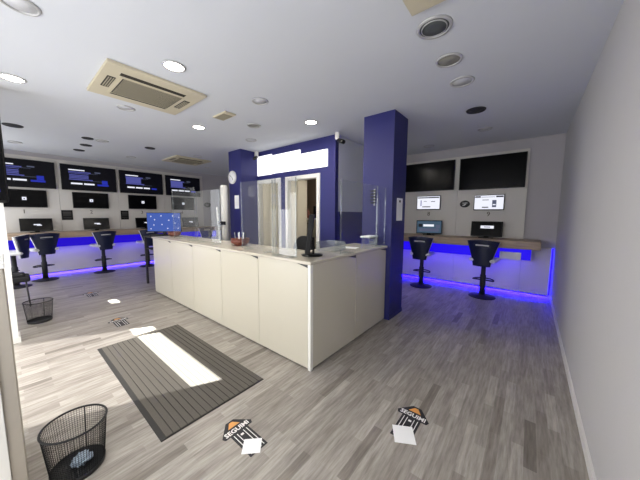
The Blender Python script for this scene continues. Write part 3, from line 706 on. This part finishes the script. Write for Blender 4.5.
downlight('lit ceiling downlight at the left edge above the entrance pier', -4.36, 0.17, power=14, group=LITG)
downlight('lit ceiling downlight beyond the large beige air conditioner', -4.35, 2.156, power=14, group=LITG)
downlight('lit ceiling downlight close above the white stepped sign', -2.744, 3.133, power=14, group=LITG)
downlight('unlit ceiling downlight cut by the top left corner of the view', -2.81, 0.18, group=OFFG)
downlight('unlit ceiling downlight on the left side of the large air conditioner', -4.36, 1.165, group=OFFG)
downlight('unlit ceiling downlight to the right of the small beige vent', -2.758, 2.168, group=OFFG)
downlight('unlit ceiling downlight in front of the left blue column', -4.3, 3.146, group=OFFG)
downlight('unlit ceiling downlight at the far left beside the entrance pier', -8.18, 0.263, group=OFFG)
downlight('unlit ceiling downlight beside the dark ceiling speakers on the left', -6.67, 1.35, group=OFFG)
downlight('unlit ceiling downlight above the third lit television', -7.97, 2.166, group=OFFG)
downlight('unlit ceiling downlight beside the small far air conditioner', -6.54, 3.18, group=OFFG)
downlight('tiny unlit downlight above the rightmost lit television', -7.87, 4.1, 0.07, group=OFFG)
downlight('unlit downlight before the dark television beside the column', -1.742, 5.72, group=OFFG)
downlight('dull yellowish unlit downlight right of the top speaker', -0.683, 2.715, 0.115, lens='lensgrey', group=OFFG)
downlight('white unlit downlight between the yellowish one and the dark speaker', -0.669, 3.223, 0.12, group=OFFG)
downlight('unlit downlight above the dark television nearest the right wall', -0.688, 5.184, group=OFFG)
SPG = 'ceiling speakers'
downlight('large grey ringed ceiling speaker at the top right', -0.668, 2.19, 0.13, lens='spk', name='ceiling_speaker', group=SPG, grille=2)
downlight('dark ceiling speaker before the back right televisions', -0.676, 4.19, 0.12, lens='spkdark', name='ceiling_speaker', ring='spkdark', group=SPG, grille=1)
downlight('grey ceiling speaker over the middle of the counter', -3.572, 2.678, 0.11, lens='lensgrey', name='ceiling_speaker', group=SPG, grille=1)
downlight('dark ceiling speaker at the far left beside the entrance pier', -6.655, 0.21, 0.12, lens='spkdark', name='ceiling_speaker', ring='spkdark', group=SPG, grille=1)
downlight('nearest of three dark ceiling speakers in a row on the left', -6.652, 1.13, 0.09, lens='spkdark', name='ceiling_speaker', ring='spkdark', group=SPG, grille=1)
downlight('middle of three dark ceiling speakers in a row on the left', -7.342, 1.212, 0.1, lens='spkdark', name='ceiling_speaker', ring='spkdark', group=SPG, grille=1)
downlight('farthest of three dark ceiling speakers in a row on the left', -8.043, 1.2, 0.1, lens='spkdark', name='ceiling_speaker', ring='spkdark', group=SPG, grille=1)
downlight('dark ceiling speaker in front of the small far air conditioner', -6.557, 2.142, 0.1, lens='spkdark', name='ceiling_speaker', ring='spkdark', group=SPG, grille=1)

def cassette(label, x0, x1, y0, y1, fine=True):
    cx, cy = (x0 + x1) / 2, (y0 + y1) / 2; hx, hy = (x1 - x0) / 2, (y1 - y0) / 2
    t = thing('air_conditioner', label, 'air conditioner', (cx, cy, HC))
    MB().box(-hx, hx, -hy, hy, -0.03, 0, M['beige'], 0.006).build('panel', t)
    # long slots on the +x side and short louvres on the y ends
    MB().box(hx * 0.54, hx * 0.68, -hy * 0.7, hy * 0.62, -0.033, -0.029, M['slot']).build('air_slot', t)
    MB().box(-hx * 0.70, -hx * 0.64, -hy * 0.62, hy * 0.62, -0.033, -0.029, M['slot']).build('air_slot', t)
    f = MB(); f.box(-hx * 0.62, hx * 0.48, -hy * 0.66, hy * 0.66, -0.036, -0.029, M['beige'], 0.002)
    fo = f.build('grille_frame', t)
    g = MB(); n = 16
    for i in range(n):
        x = -hx * 0.56 + (hx * 0.98) * i / (n - 1); g.box(x - 0.009, x + 0.006, -hy * 0.6, hy * 0.6, -0.040, -0.0365, M['beigeslat'])
    g.build('slats', fo)
    MB().box(-hx * 0.58, hx * 0.44, -hy * 0.62, hy * 0.62, -0.0366, -0.0355, M['slot']).build('filter', fo)
    for s_ in (-1, 1):
        o = MB().box(-hx * 0.34, hx * 0.34, s_ * hy * 0.79 - 0.035, s_ * hy * 0.79 + 0.035, -0.033, -0.029, M['slot']).build('louvre', t)
        q = MB()
        for i in range(3): q.box(-hx * 0.3, hx * 0.3, s_ * hy * 0.79 - 0.024 + i * 0.02, s_ * hy * 0.79 - 0.014 + i * 0.02, -0.036, -0.032, M['beigeslat'])
        q.build('blades', o)
    return t
cassette('large beige ceiling air conditioner above the mat', -4.035, -3.12, 0.71, 1.66)
cassette('small far ceiling air conditioner before the rightmost lit television', -7.72, -6.8, 2.78, 3.68)
cassette('beige ceiling air conditioner cut by the top edge of the view', -0.748, 0.15, 1.03, 1.938)
t = thing('ceiling_vent', 'small beige ceiling vent beside the lit downlight', 'vent', (-3.55, 2.14, HC), 0)
MB().box(-0.17, 0.17, -0.085, 0.085, -0.02, 0, M['beige'], 0.004).build('frame', t)
MB().box(-0.15, 0.1, -0.07, 0.07, -0.024, -0.019, M['beigeslat']).build('grille', t)
tag(MB().lathe([(0, -0.03), (0.03, -0.028), (0.05, -0.01), (0.05, 0), (0, 0)], M['white'], 20).build('smoke_detector', None, (-1.9, 4.25, HC)), 'small white smoke detector on the ceiling behind the right column', 'smoke detector')

# ------------------------------------------------------------------ floor things
t = thing('floor_mat', 'dark grey ribbed entrance mat on the laminate floor', 'mat', (-2.79, 1.0, 0))
MB().box(-0.945, 0.945, -0.435, 0.435, 0, 0.006, M['matedge'], 0.002).build('backing', t)
g = MB(); n = 17
for i in range(n):
    y0 = -0.40 + i * 0.835 / n
    g.box(-0.935, 0.935, y0, y0 + 0.835 / n - 0.007, 0.006, 0.011, M['rib'])
g.build('ribs', t)

def arrow(label, loc, rotz, size=1.0, detail=True):
    """floor arrow sticker, local +y is where it points, tip at the origin"""
    t = thing('floor_arrow', label, 'floor sticker', loc, rotz, 'arrow stickers on the floor')
    k = size
    P = [(-0.035, 0), (0.035, 0), (0.13, -0.115), (0.118, -0.145), (0.076, -0.145), (0.076, -0.40), (-0.076, -0.40), (-0.076, -0.145), (-0.118, -0.145), (-0.13, -0.115)]
    MB().prism([(x * k, y * k) for x, y in P], 0, 0.0015, M['decal']).build('arrow_shape', t)
    MB().prism([(-0.014 * k, -0.016 * k), (0.014 * k, -0.016 * k), (0.052 * k, -0.07 * k), (-0.052 * k, -0.07 * k)], 0.0015, 0.0019, M['orange']).build('orange_tip', t)
    text_mesh('SEGUIMI', 0.06 * k, M['vinylwhite'], 0.0002, sx=0.94, bold=0.0016).xf(Matrix.Translation((0, -0.112 * k, 0.0019))).build('lettering', t)
    s = MB()
    for x in (-0.055, -0.028, 0.028, 0.055): s.box((x - 0.003) * k, (x + 0.003) * k, -0.385 * k, -0.155 * k, 0.0015, 0.0019, M['vinylwhite'])
    s.box(-0.012 * k, 0.012 * k, -0.195 * k, -0.175 * k, 0.0015, 0.0019, M['vinylwhite'])
    s.build('stripes', t)
    return t
arrow('black arrow floor sticker with an orange tip, beside the corner of the mat', (-1.645, 0.955, 0), PI / 2, 0.9)
arrow('black arrow floor sticker with an orange tip, right of the counter corner', (-0.605, 1.995, 0), 0.0, 0.92)
arrow('small black arrow floor sticker beyond the far end of the mat', (-4.66, 0.945, 0), PI / 2, 0.95)
arrow('farthest black arrow floor sticker, on the floor before the left stools', (-6.62, 0.96, 0), PI / 2, 0.95)
def square(label, loc, w_, h_, rz):
    return tag(MB().box(-w_ / 2, w_ / 2, -h_ / 2, h_ / 2, 0, 0.001, M['paper']).build('redaction_square', None, loc, rz), label, 'paper', 'white redaction squares on the floor')  # added stand-in for a redacted area, no paper lies there
square('white redaction square added over the tail of the sticker beside the mat', (-1.346, 0.94, 0.0022), 0.12, 0.112, math.radians(45))
square('white redaction square added over the tail of the sticker right of the counter', (-0.594, 1.677, 0.0022), 0.142, 0.15, math.radians(30))

def wire_bin(label, loc, group, r0=0.122, r1=0.148, h=0.3):
    t = thing('waste_bin', label, 'waste bin', loc, 0, group)
    w_ = MB(); nu, nv = 72, 22
    for j in range(1, nv):
        z = 0.012 + (h - 0.02) * j / nv; r = r0 + (r1 - r0) * j / nv
        w_.tube([(r * math.cos(2 * PI * i / 36), r * math.sin(2 * PI * i / 36), z) for i in range(36)], 0.001, M['wire'], 4, True)
    for i in range(nu):
        a = 2 * PI * i / nu; w_.tube([(r0 * math.cos(a), r0 * math.sin(a), 0.008), (r1 * math.cos(a), r1 * math.sin(a), h - 0.006)], 0.001, M['wire'], 4)
    w_.build('mesh_wall', t)
    MB().tube([(r1 * math.cos(2 * PI * i / 48), r1 * math.sin(2 * PI * i / 48), h - 0.005) for i in range(48)], 0.006, M['matte'], 10, True).build('rim', t)
    MB().lathe([(0, 0), (r0 + 0.002, 0), (r0 + 0.006, 0.03), (r0 + 0.003, 0.03), (r0 - 0.002, 0.006), (0, 0.006)], M['matte'], 40).build('bottom', t)
    a = 2.7; MB().tube([(r0 * math.cos(a), r0 * math.sin(a), 0.008), (r1 * math.cos(a), r1 * math.sin(a), h - 0.006)], 0.004, M['matte'], 6).build('seam', t)
    return t
wb = wire_bin('black wire mesh waste bin nearest the camera, with crumpled paper inside', (-2.045, 0.18, 0), 'wire mesh waste bins')
dup(wb, (-5.38, 0.225, 0), 0, 'black wire mesh waste bin farther back beside the entrance pier', 'wire mesh waste bins')
c = MB(); r = bmesh.ops.create_icosphere(c.bm, subdivisions=3, radius=0.05); k = c.mi(M['crumple'])
for f in c.bm.faces: f.material_index = k
for v in c.bm.verts:
    v.co *= 0.75 + 0.45 * random.random(); v.co.z = max(-0.02, v.co.z * 0.55)
tag(c.build('crumpled_paper', None, (-2.07, 0.2, 0.027)), 'crumpled pale blue paper at the bottom of the near waste bin', 'paper')

# low stool behind the pier, cabinet at the left edge
t = thing('low_stool', 'low black seat on thin metal legs behind the entrance pier', 'stool', (-6.5, 0.06, 0), 0.0)
MB().box(-0.17, 0.17, -0.15, 0.15, 0.42, 0.52, M['matte'], 0.03).build('seat', t)
MB().box(-0.12, 0.12, -0.1, 0.1, 0.5, 0.56, M['matte'], 0.025).build('cushion', t)
for a in (-1, 1):
    for b in (-1, 1): MB().tube([(a * 0.13, b * 0.1, 0.43), (a * 0.14, b * 0.12, 0.0)], 0.009, M['darksteel']).build('leg', t)
MB().tube([(-0.135, 0.11, 0.12), (0.135, 0.11, 0.12)], 0.007, M['darksteel']).build('rung', t)
t = thing('storage_cabinet', 'white cabinet with a beige edge at the left border, nearest the camera', 'cabinet', (-2.3, -0.27, 0))
MB().box(-0.25, 0.25, -0.25, 0.25, 0.0, 1.27, M['greige'], 0.003).build('carcass', t)
MB().box(0.25, 0.262, -0.245, 0.195, 0.05, 1.25, M['white'], 0.002).build('door', t)
MB().box(-0.255, 0.265, -0.255, 0.255, 1.27, 1.295, M['white'], 0.003).build('top', t)
